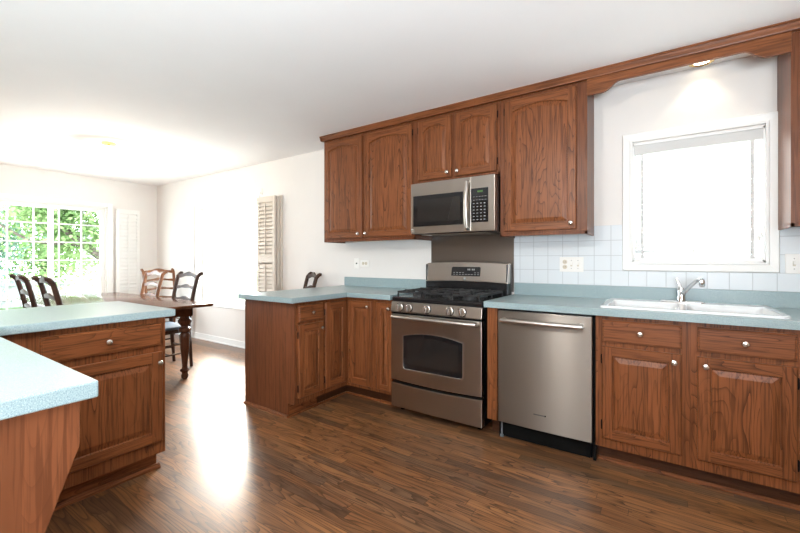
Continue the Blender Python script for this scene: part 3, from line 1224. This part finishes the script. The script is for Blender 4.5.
# ================================================================== MICROWAVE
m = thing('microwave', 'stainless over-the-range microwave mounted under the short wall cabinet', 'microwave', (-1.41, 2.95, 1.40))
MX0, MX1, MZ0, MZ1, MF = -1.768, -1.033, 1.411, 1.826, 2.762
MB().box(MX0 + .003, MX1 - .003, MF + .045, D - .005, MZ0 - .005, MZ1 + .004).build('case', BLACK, m, bevel=.002)
split = -1.224
md = MB()
md.prism([(MX0, MF + .044), (MX0, MF + .004), (MX0 + .004, MF), (split - .001, MF), (split - .001, MF + .044)], 'z', MZ0, MZ1)
mdo = md.build('door', STEEL, m, bevel=.002)
mw = MB().box(-1.742, -1.288, MF - .002, MF, 1.468, 1.722).build('window', GLASSK, mdo, bevel=.004)
MB().box(-1.700, -1.312, MF - .0028, MF - .002, 1.505, 1.690).build('inner_glass', GLASSD, mw)
hp = [(-1.249, MF + .002, 1.795)]
for k in range(11):
    t = k / 10
    hp.append((-1.249, MF - .022 - .022 * math.sin(math.pi * t), 1.785 - .345 * t))
hp += [(-1.249, MF + .002, 1.430)]
MB().tube(hp, .0135, 12, flat=1.25).build('handle', HANDLE, mdo, smooth=True)
emblem(mdo, -1.752, MF - .0002, 1.436, .016)
mc = MB().prism([(split + .001, MF), (MX1 - .004, MF), (MX1, MF + .004), (MX1, MF + .044), (split + .001, MF + .044)], 'z', MZ0, MZ1).build('control_panel', STEEL, m, bevel=.002)
kp = MB().box(-1.222, -1.085, MF - .002, MF, 1.478, 1.735).build('keypad', GLASSK, mc, bevel=.004)
MB().box(-1.170, -1.128, MF - .0026, MF - .002, 1.703, 1.717).build('display', GREEN, kp)
mb = MB()
for rr in range(8):
    zz = 1.672 - rr * .0245
    for k in range(4 if rr > 1 else 5):
        xx = -1.206 + k * (.029 if rr > 1 else .023)
        mb.box(xx, xx + (.013 if rr > 1 else .015), MF - .0026, MF - .002, zz - (.006 if rr > 1 else .003), zz)
mb.build('key', GREY, kp)['kind'] = 'stuff'
MB().box(-1.70, -1.12, 2.83, 3.05, MZ0 - .011, MZ0 - .005).build('vent_filter', STEEL, m)

# ================================================================== DISHWASHER
d = thing('dishwasher', 'stainless dishwasher with bar handle, between the range and the sink base', 'dishwasher', (-.638, 2.85, 0))
WX0, WX1 = -.926, -.352
MB().box(WX0 + .006, WX1 - .006, 2.555, 3.13, .11, .862).build('tub', BLACK, d)
mb = MB()
bowed(mb, WX0 + .002, WX1 - .002, 2.554, 2.527, .117, .858, bow=.006)
wd_ = mb.build('door', STEELV, d, bevel=.004)
hp = [(WX0 + .045, 2.530, .800)]
for k in range(13):
    t = k / 12
    hp.append((WX0 + .045 + (WX1 - WX0 - .105) * t, 2.476 - .020 * math.sin(math.pi * t), .800 + .002 * math.sin(math.pi * t)))
hp += [(WX1 - .060, 2.530, .800)]
MB().tube(hp, .0155, 12).build('handle', HANDLE, wd_, smooth=True)
nm = MB().box(-.690, -.622, 2.5195, 2.5215, .214, .221).build('nameplate', plain('nameplate_grey', (.10, .10, .10), .4), wd_)
MB().lathe([(.005, 0), (.005, -.0015), (.001, -.0016)], (-.619, 2.5212, .2175), 'y', 10).build('nameplate_dot', BLACK, nm)
MB().box(WX0 + .02, WX1 - .02, 2.58, 2.60, .005, .112).box(WX0 + .01, WX1 - .01, 2.60, 2.62, .0, .115).build('kick_plate', BLACKM, d)
mb = MB().lathe([(.012, 0), (.012, .012), (.006, .014), (.006, .11)], (WX0 + .012, 2.572, 0), 'z', 10)
mb.build('foot', STEELG, d)
for (ga, gb) in ((WX1 - .002, -.340), (WX0 - .005, WX0 + .001)):
    MB().box(ga, gb, 2.57, 2.60, .0, .868).build('gap_trim', BLACKM, d)

# ================================================================== BLIND AND SHUTTERS
b = thing('window_blind', 'white horizontal slat blind lowered in the sink window', 'blind', (.155, D + .03, 1.19))
MB().box(KW[0] + .014, KW[1] - .014, D - .012, D + .05, 1.922, 1.985).build('headrail', HEADR, b, bevel=.002)
mb = MB()
zz = 1.905
while zz > 1.225:
    dy = .021
    mb.loops([[(KW[0] + .016, D + .022 + dy * q, zz - .012 * q + .003 * (1 - q * q)) for q in (-1, -.5, 0, .5, 1)] + [(KW[0] + .016, D + .022 + dy * q, zz - .012 * q + .003 * (1 - q * q) - .0022) for q in (1, .5, 0, -.5, -1)],
              [(KW[1] - .016, D + .022 + dy * q, zz - .012 * q + .003 * (1 - q * q)) for q in (-1, -.5, 0, .5, 1)] + [(KW[1] - .016, D + .022 + dy * q, zz - .012 * q + .003 * (1 - q * q) - .0022) for q in (1, .5, 0, -.5, -1)]])
    zz -= .0385
mb.build('slats', BLIND, b)
MB().box(KW[0] + .016, KW[1] - .016, D + .004, D + .040, 1.198, 1.216).build('bottom_rail', BLIND, b, bevel=.002)
for xx in (-.130, .155, .440):
    MB().box(xx - (.009 if xx != .155 else .002), xx + (.009 if xx != .155 else .002), D - .0015, D - .0005, 1.205, 1.925).build('ladder_tape', HEADR, b)
for (xx, zb) in ((-.165, 1.30), (-.158, 1.32), (.468, 1.34), (.480, 1.355)):
    co = MB().tube([(xx, D - .004, 1.93), (xx, D - .004, zb)], .0012, 6).build('cord', HEADR, b)
    MB().lathe([(.002, .030), (.006, .020), (.007, 0), (.002, -.004)], (xx, D - .006, zb - .025), 'z', 10).build('tassel', PLATE, co)


def shutter_panel(parent, P, w, z0, z1, th=.028, split=None, sp=.031, mat=None):
    """louvred panel; P(u,v,z) maps width u, thickness v"""
    st = .042
    mid = split if split else (z0 + z1) / 2
    mb = MB()

    def bx(u0, u1, v0, v1, a, bz):
        c8 = [P(u, v, z) for u in (u0, u1) for v in (v0, v1) for z in (a, bz)]
        mb.add(c8, [(0, 1, 3, 2), (4, 6, 7, 5), (0, 4, 5, 1), (2, 3, 7, 6), (0, 2, 6, 4), (1, 5, 7, 3)])
    bx(0, st, 0, th, z0, z1)
    bx(w - st, w, 0, th, z0, z1)
    for (a, bz) in ((z0, z0 + .07), (mid - .045, mid + .045), (z1 - .07, z1)):
        bx(st, w - st, 0, th, a, bz)
    o = mb.build('shutter_frame', mat or SHUT, parent, bevel=.002)
    mb = MB()

    def lou(zc):
        c = []
        for u in (st - .002, w - st + .002):
            c.append([P(u, th / 2 + th * .62 * math.cos(a) * .9 + .004 * math.sin(a) * -1, zc + sp * .58 * math.cos(a) + .004 * math.sin(a)) for a in [2 * math.pi * k / 8 for k in range(8)]])
        mb.loops(c)
    zz = z0 + .07 + .018
    while zz < z1 - .075:
        if not (mid - .055 < zz < mid + .055):
            lou(zz)
        zz += sp
    mb.build('louvers', mat or SHUT, o)
    mb = MB()
    for (a, bz) in ((z0 + .085, mid - .06), (mid + .06, z1 - .085)):
        u = w / 2
        c8 = [P(uu, v, z) for uu in (u - .006, u + .006) for v in (-.012, -.001) for z in (a, bz)]
        mb.add(c8, [(0, 1, 3, 2), (4, 6, 7, 5), (0, 4, 5, 1), (2, 3, 7, 6), (0, 2, 6, 4), (1, 5, 7, 3)])
    mb.build('tilt_rod', mat or SHUT, o)
    return o


# right stack, folded back against the wall beside the dining window
sh = thing('plantation_shutter', 'cream louvred shutter folded open on the right of the bright dining window', 'shutter', (-4.2, D, .5))
MB().box(-4.30, -3.90, D - .030, D - .0005, .50, 1.985).build('mounting_strip', SHUT, sh, bevel=.002)
shutter_panel(sh, lambda u, v, z: (-4.275 + u, D - .105 + v, z), .345, .50, 1.975, split=1.20, sp=.048)
shutter_panel(sh, lambda u, v, z: (-4.262 + u, D - .066 + v, z), .345, .50, 1.975, split=1.20, sp=.048)
sh = thing('plantation_shutter', 'white louvred shutter folded beside the patio doors in the far corner', 'shutter', (XL, 2.72, .1))
shutter_panel(sh, lambda u, v, z: (XL + .055 - v, 2.555 + u, z), .33, .06, 1.99, split=.45, sp=.058, mat=WHITE)

# small curtain-rod bracket above the right shutter
k = thing('wall_hook', 'small metal bracket on the wall above the folded shutter', 'hook', (-4.30, D, 2.05))
MB().box(-4.306, -4.294, D - .004, D - .0005, 2.03, 2.11).tube([(-4.30, D - .004, 2.04), (-4.30, D - .03, 2.04), (-4.30, D - .034, 2.055)], .004, 8).build('bracket', NICKEL, k)

# ================================================================== WALL PLATES


def plate(name, label, cat, x0, x1, z0, z1, y=None):
    yy = (D if y is None else y)
    t = thing(name, label, cat, ((x0 + x1) / 2, yy, (z0 + z1) / 2))
    MB().box(x0, x1, yy - .006, yy - .0003, z0, z1).build('cover_plate', PLATE, t, bevel=.003)
    return t, yy - .006


def toggle(t, x, y, z):
    MB().box(x - .0065, x + .0065, y - .0012, y, z - .014, z + .014).build('switch_slot', ALMOND, t)
    MB().lathe([(.003, 0), (.003, -.001), (.001, -.0015)], (x, y, z + .030), 'y', 8).lathe([(.003, 0), (.003, -.001), (.001, -.0015)], (x, y, z - .030), 'y', 8).build('screw', GREY, t)
    MB().box(x - .005, x + .005, y - .012, y, z - .004, z + .014).build('toggle', PLATE, t, bevel=.001)


def sockets(t, x, y, z, mat=ALMOND, horiz=False):
    for s in (-1, 1):
        cx, cz = (x + s * .019, z) if horiz else (x, z + s * .019)
        o = MB().lathe([(.0165, 0), (.0165, -.002), (.001, -.0021)], (cx, y, cz), 'y', 14).build('socket', mat, t)
        mb = MB()
        for q in (-1, 1):
            if horiz:
                mb.box(cx - .004, cx + .004, y - .0026, y - .002, cz + q * .006 - .001, cz + q * .006 + .001)
            else:
                mb.box(cx + q * .006 - .001, cx + q * .006 + .001, y - .0026, y - .002, cz - .004, cz + .004)
        mb.build('slot', BLACKM, o)


yt = D - .007
t, y = plate('switch_plate', 'white three-gang plate with outlet and two switches on the tile', 'switch', -.668, -.500, 1.103, 1.215, yt)
sockets(t, -.630, y, 1.159, ALMOND)
toggle(t, -.584, y, 1.159)
toggle(t, -.538, y, 1.159)
t, y = plate('switch_plate', 'white switch plate on the tile at right, beside the sink window', 'switch', .582, .742, 1.115, 1.230, yt)
toggle(t, .620, y, 1.172)
MB().box(.652, .690, y - .003, y, 1.14, 1.205).build('rocker', ALMOND, t, bevel=.002)
t, y = plate('phone_jack', 'white phone jack plate on the wall, left of the outlet', 'jack', -2.742, -2.672, 1.095, 1.210)
MB().box(-2.715, -2.699, y - .003, y, 1.146, 1.160).build('jack', BLACKM, t)
t, y = plate('wall_outlet', 'almond outlet plate turned sideways, above the backsplash left of range', 'outlet', -2.655, -2.540, 1.118, 1.190)
sockets(t, -2.5975, y, 1.154, ALMOND, True)

# ================================================================== LAMPS
l = thing('ceiling_light', 'white drum ceiling light with brass canopy over the dining table', 'lamp', (-4.92, 1.70, CH))
MB().lathe([(.065, 0), (.065, -.012), (.050, -.020), (.012, -.024), (.012, -.05)], (-4.92, 1.70, CH - .0005), 'z', 24).build('canopy', BRASS, l, smooth=True)
MB().lathe([(.006, -.02), (.006, -.245)], (-4.92, 1.70, CH), 'z', 10).build('stem', BRASS, l)
MB().lathe([(.160, -.065), (.165, -.067), (.165, -.195), (.155, -.210), (.010, -.222), (.010, -.218), (.150, -.205), (.158, -.190), (.158, -.07)], (-4.92, 1.70, CH), 'z', 28).build('shade', LAMP, l, smooth=True)
MB().lathe([(.012, -.221), (.014, -.232), (.008, -.245), (.001, -.250)], (-4.92, 1.70, CH), 'z', 12).build('finial', BRASS, l, smooth=True)
pl = bpy.data.lights.new('ceiling_light_bulb', 'POINT')
pl.energy = 45
pl.color = (1, .89, .76)
pl.shadow_soft_size = .10
po = bpy.data.objects.new('ceiling_light_bulb', pl)
po.location = (-4.92, 1.70, CH - .30)
COL.objects.link(po)

l = thing('recessed_light', 'round brass-rimmed downlight in the ceiling above the sink window', 'lamp', (.19, 3.09, 2.44))
MB().lathe([(.062, 0), (.064, -.006), (.052, -.008), (.046, -.001), (.046, .0)], (.19, 3.09, 2.4395), 'z', 24).build('rim', BRASS, l, smooth=True)
MB().lathe([(.044, -.0015), (.03, -.004), (.001, -.005)], (.19, 3.09, 2.4395), 'z', 20).build('lens', BULB, l, smooth=True)
sl = bpy.data.lights.new('recessed_light_beam', 'SPOT')
sl.energy = 5.0
sl.color = (1, .86, .66)
sl.spot_size = R(100)
sl.spot_blend = .5
sl.shadow_soft_size = .03
so_ = bpy.data.objects.new('recessed_light_beam', sl)
so_.location = (.19, 3.09, 2.425)
COL.objects.link(so_)

# ================================================================== DINING TABLE
TX0, TX1, TY0, TY1 = -5.98, -3.70, 1.15, 2.17
t = thing('dining_table', 'dark polished dining table with turned legs beside the dining window', 'table', (-4.7, 1.65, 0))
mb = MB()
for (i, z) in ((.012, .732), (.004, .736), (0, .744), (0, .754), (.004, .760), (.010, .762)):
    pass
mb.loops([rrect(TX0 + i, TX1 - i, TY0 + i, TY1 - i, .03, z) for (i, z) in ((.016, .732), (.006, .735), (0, .744), (0, .754), (.003, .759), (.010, .762))])
mb.build('tabletop', MAHOG, t, smooth=True)
ax0, ax1, ay0, ay1 = -5.80, -3.93, 1.25, 2.075
mb = MB().box(ax0, ax1, ay0, ay0 + .022, .632, .732).box(ax0, ax1, ay1 - .022, ay1, .632, .732)
mb.box(ax0, ax0 + .022, ay0, ay1, .632, .732).box(ax1 - .022, ax1, ay0, ay1, .632, .732)
mb.build('apron', MAHOG, t, bevel=.003)
lp = [(.022, 0), (.030, .012), (.034, .035), (.026, .055), (.030, .068), (.043, .080), (.043, .092), (.028, .105), (.024, .125), (.030, .20), (.040, .30), (.049, .40), (.052, .435), (.040, .452), (.036, .462), (.056, .476), (.060, .492), (.056, .508), (.036, .520), (.034, .532), (.050, .548), (.062, .568), (.062, .590), (.045, .606), (.042, .632)]
for (lx, ly) in ((ax1 - .06, ay1 - .05), (ax1 - .06, ay0 + .05), (ax0 + .06, ay1 - .05), (ax0 + .06, ay0 + .05)):
    mb = MB().lathe(lp, (lx, ly, 0), 'z', 18)
    mb.box(lx - .048, lx + .048, ly - .048, ly + .048, .625, .732)
    mb.build('leg', MAHOGV, t, smooth=True)

# ================================================================== CHAIRS


def make_chair(label, wood):
    """ladder-back chair; local: front towards +y, origin on the floor under the seat centre"""
    c = thing('dining_chair', label, 'chair', (0, 0, 0), 0, 'ladder-back dining chairs')

    def post_y(z):
        if z < .45:
            return -.205 - .035 * (1 - z / .45)
        q = (z - .45) / .58
        return -.205 - .10 * q ** 1.6
    for s in (-1, 1):
        pts, rs = [], []
        for z in (0, .10, .25, .40, .50, .62, .74, .85, .94, 1.0):
            pts.append((s * (.195 + .025 * max(0, z - .45) / .58), post_y(z), z))
            rs.append(.0165 if z < .2 else (.021 if z < .9 else .020))
        x = s * .221
        pts += [(x, -.320, 1.026), (x, -.335, 1.036), (x, -.352, 1.034)]
        rs += [.0195, .019, .016]
        MB().tube(pts, rs, 10, up=(1, 0, 0)).build('back_post', wood, c, smooth=True, local=True)
        MB().lathe([(.014, 0), (.018, .03), (.016, .10), (.020, .25), (.022, .36), (.022, .44)], (s * .215, .195, 0), 'z', 10).build('leg', wood, c, smooth=True, local=True)
    # shaped slats: wavy top and bottom edges
    for (zc, h, rise) in ((.600, .036, .018), (.735, .038, .020), (.870, .040, .022), (.998, .046, .034)):
        n = 14
        w = .205
        lt = []
        for k in range(n + 1):
            u = -1 + 2 * k / n
            bell = math.cos(u * math.pi / 2) ** 1.5 if abs(u) < 1 else 0
            dip = .010 * math.sin(abs(u) * math.pi) ** 2
            zt_ = zc + h / 2 + rise * bell - dip
            zb_ = zc - h / 2 + rise * .75 * bell + dip * .6
            y0 = post_y(zc) - .018 * (1 - u * u)
            lt.append([(u * w, y0 - .008, zb_), (u * w, y0 + .008, zb_), (u * w, y0 + .008 - (zt_ - zb_) * .12, zt_), (u * w, y0 - .008 - (zt_ - zb_) * .12, zt_)])
        MB().loops(lt).build('slat', wood, c, smooth=True, local=True)
    # seat frame, pad
    MB().prism([(-.205, -.215), (.205, -.215), (.235, .225), (-.235, .225)], 'z', .395, .435).build('seat_frame', wood, c, bevel=.006, local=True)
    ls = []
    for (g, z) in ((-.004, .4355), (.010, .444), (.012, .458), (.004, .470), (-.03, .477)):
        ls.append([(-.20 - g, -.195 - g, z), (.20 + g, -.195 - g, z), (.228 + g, .215 + g, z), (-.228 - g, .215 + g, z)])
    MB().loops(ls).build('seat', BLUE, c, bevel=.012, smooth=True, local=True)
    mb = MB()
    for (z, a, b2) in ((.17, 0, 0), (.27, 0, 0)):
        for s in (-1, 1):
            mb.tube([(s * .200, post_y(z), z), (s * .214, .195, z)], .009, 8)
    mb.tube([(-.207, 0, .17), (.207, 0, .17)], .009, 8)
    mb.tube([(-.215, .195, .24), (.215, .195, .24)], .011, 8)
    mb.tube([(-.197, post_y(.22), .22), (.197, post_y(.22), .22)], .009, 8)
    mb.build('stretcher', wood, c, smooth=True, local=True)
    return c


ch = make_chair('dark ladder-back chair at far left, right one of the pair nearest the patio doors', CHW)
ch.location = (-4.32, 1.345, 0)
ch.rotation_euler = (0, 0, R(-3))
dup(ch, (-5.06, 1.345, 0), R(-3), 'dark ladder-back chair at far left, leftmost of the pair nearest the patio doors')
dup(ch, (-4.58, 2.06, 0), R(180), 'dark ladder-back chair with blue seat behind the table, closest to the dining window')
dup(ch, (-3.36, 2.74, 0), R(180 - 31), 'dark ladder-back chair whose back pokes above the peninsula counter')
c2 = make_chair('lit-toned ladder-back chair in the far corner under the folded shutter', CHL)
c2.location = (-6.20, 2.90, 0)
c2.rotation_euler = (0, 0, R(-90))
dup(c2, (-5.40, 2.06, 0), R(180), 'lit-toned ladder-back chair on the far side of the table, in front of the corner chair')


# ================================================================== GARDEN
def tree(name, label, base, height, crown, nleaf, leafm, trunk_pts, size=.12, seed=1, blobs=10):
    rng = random.Random(seed)
    t = thing(name, label, 'tree', base)
    mb = MB()
    for pts, rs in trunk_pts:
        mb.tube([(base[0] + p[0], base[1] + p[1], base[2] + p[2]) for p in pts], rs, 10)
    mb.build('trunk', BARK, t, smooth=True)
    cx, cy, cz, rx, ry, rz = crown
    cl = []
    for k in range(blobs):
        a = rng.random() * 6.28
        q = rng.random() ** .5
        cl.append((cx + rx * q * math.cos(a) * .8, cy + ry * q * math.sin(a) * .8, cz + rz * (rng.random() * 2 - 1) * .8, .35 + .35 * rng.random()))
    mb = MB()
    for k in range(nleaf):
        c = cl[k % blobs]
        v = Vector((rng.gauss(0, 1), rng.gauss(0, 1), rng.gauss(0, .7))) * c[3] * .62
        p = Vector((base[0] + c[0], base[1] + c[1], base[2] + c[2])) + v
        s = size * (.6 + .8 * rng.random())
        m3 = Matrix.Rotation(rng.random() * 6.28, 3, 'Z') @ Matrix.Rotation((rng.random() - .5) * 2.2, 3, 'X')
        q = [Vector((0, -.5, 0)), Vector((.42, -.1, .05)), Vector((.25, .35, 0)), Vector((0, .6, -.05)), Vector((-.25, .35, 0)), Vector((-.42, -.1, .05))]
        mb.add([p + m3 @ (w * s) for w in q], [(0, 1, 2, 3), (0, 3, 4, 5)])
    mb.build('foliage', leafm, t)
    return t


tree('leafy_tree', 'broad leafy tree with a slanting grey branch outside the patio doors', (-10.6, 4.2, -.2), 5, (-.1, -1.15, 2.1, .7, 1.05, 1.15), 9000, LEAF,
     [([(0, 0, 0), (0, -.1, .6), (0, -.35, 1.15), (0, -1.0, 1.72), (-.1, -1.5, 2.2), (-.2, -2.2, 2.75)], [.16, .15, .12, .075, .055, .03]), ([(0, -.35, 1.15), (.1, -.2, 2.0), (.1, .1, 3.2)], [.11, .09, .06]), ([(0, -1.0, 1.72), (.1, -1.9, 1.75), (.1, -2.4, 2.1)], [.045, .03, .02])], seed=3, blobs=22, size=.075)
tree('spruce_tree', 'blue-green tree at the left edge behind the patio door glass', (-14.3, 2.3, -.2), 5, (-.1, 0, 2.2, .4, .7, 1.3), 6000, LEAF2,
     [([(0, 0, 0), (0, 0, 1.5), (.05, 0, 3.2)], [.07, .06, .03])], seed=5, blobs=14, size=.085)
tree('leafy_tree', 'pale green tree farthest back behind the garden fence', (-18.0, 4.3, -.2), 6, (0, 0, 1.7, 1.2, 2.6, 1.4), 6000, LEAF,
     [([(0, 0, 0), (0, 0, 1.6), (.1, .1, 4.0)], [.12, .10, .05])], seed=9, blobs=20, size=.12)
pp = thing('porch_post', 'white square post standing on the lawn, seen through the right patio door leaf', 'post', (-13.6, 4.23, -.2))
MB().box(-13.73, -13.47, 4.09, 4.37, -.2, 2.18).build('shaft', SIDING, pp, bevel=.01)
MB().box(-13.77, -13.43, 4.05, 4.41, 2.18, 2.26).box(-13.77, -13.43, 4.05, 4.41, -.2, -.05).build('cap', SIDING, pp, bevel=.01)
pc = thing('patio_chair', 'grey metal patio chair with round back outside the right door leaf', 'chair', (-9.0, 2.95, -.03))
bk = [(-8.98 + .0 * k, 2.95 + .20 * math.sin(2 * math.pi * k / 20), .72 + .22 * math.cos(2 * math.pi * k / 20)) for k in range(21)]
MB().tube(bk, .014, 8).tube([(-8.98, 2.95, .50), (-8.98, 2.95, .94)], .010, 8).tube([(-8.98, 2.75, .72), (-8.98, 3.15, .72)], .010, 8).build('backrest', STEELG, pc, smooth=True)
MB().lathe([(.21, 0), (.22, .010), (.21, .022), (.001, .022)], (-9.18, 2.95, .40), 'z', 20).build('seat', STEELG, pc, smooth=True)
for (lx, ly) in ((-8.99, 2.78), (-8.99, 3.12), (-9.34, 2.80), (-9.34, 3.10)):
    MB().tube([(lx, ly, -.03), (lx, ly, .41 if lx < -9.1 else .60)], .012, 8).build('leg', STEELG, pc)
fz = thing('garden_fence', 'white board fence at the end of the lawn behind the patio', 'fence', (-15.6, 2.5, -.2))
mb = MB()
for k in range(40):
    mb.box(-15.62, -15.59, -2 + k * .2, -2 + k * .2 + .185, -.2, .62)
mb.build('boards', SIDING, fz)
MB().box(-15.59, -15.55, -2, 6, .0, .08).box(-15.59, -15.55, -2, 6, .42, .50).build('rail', SIDING, fz)
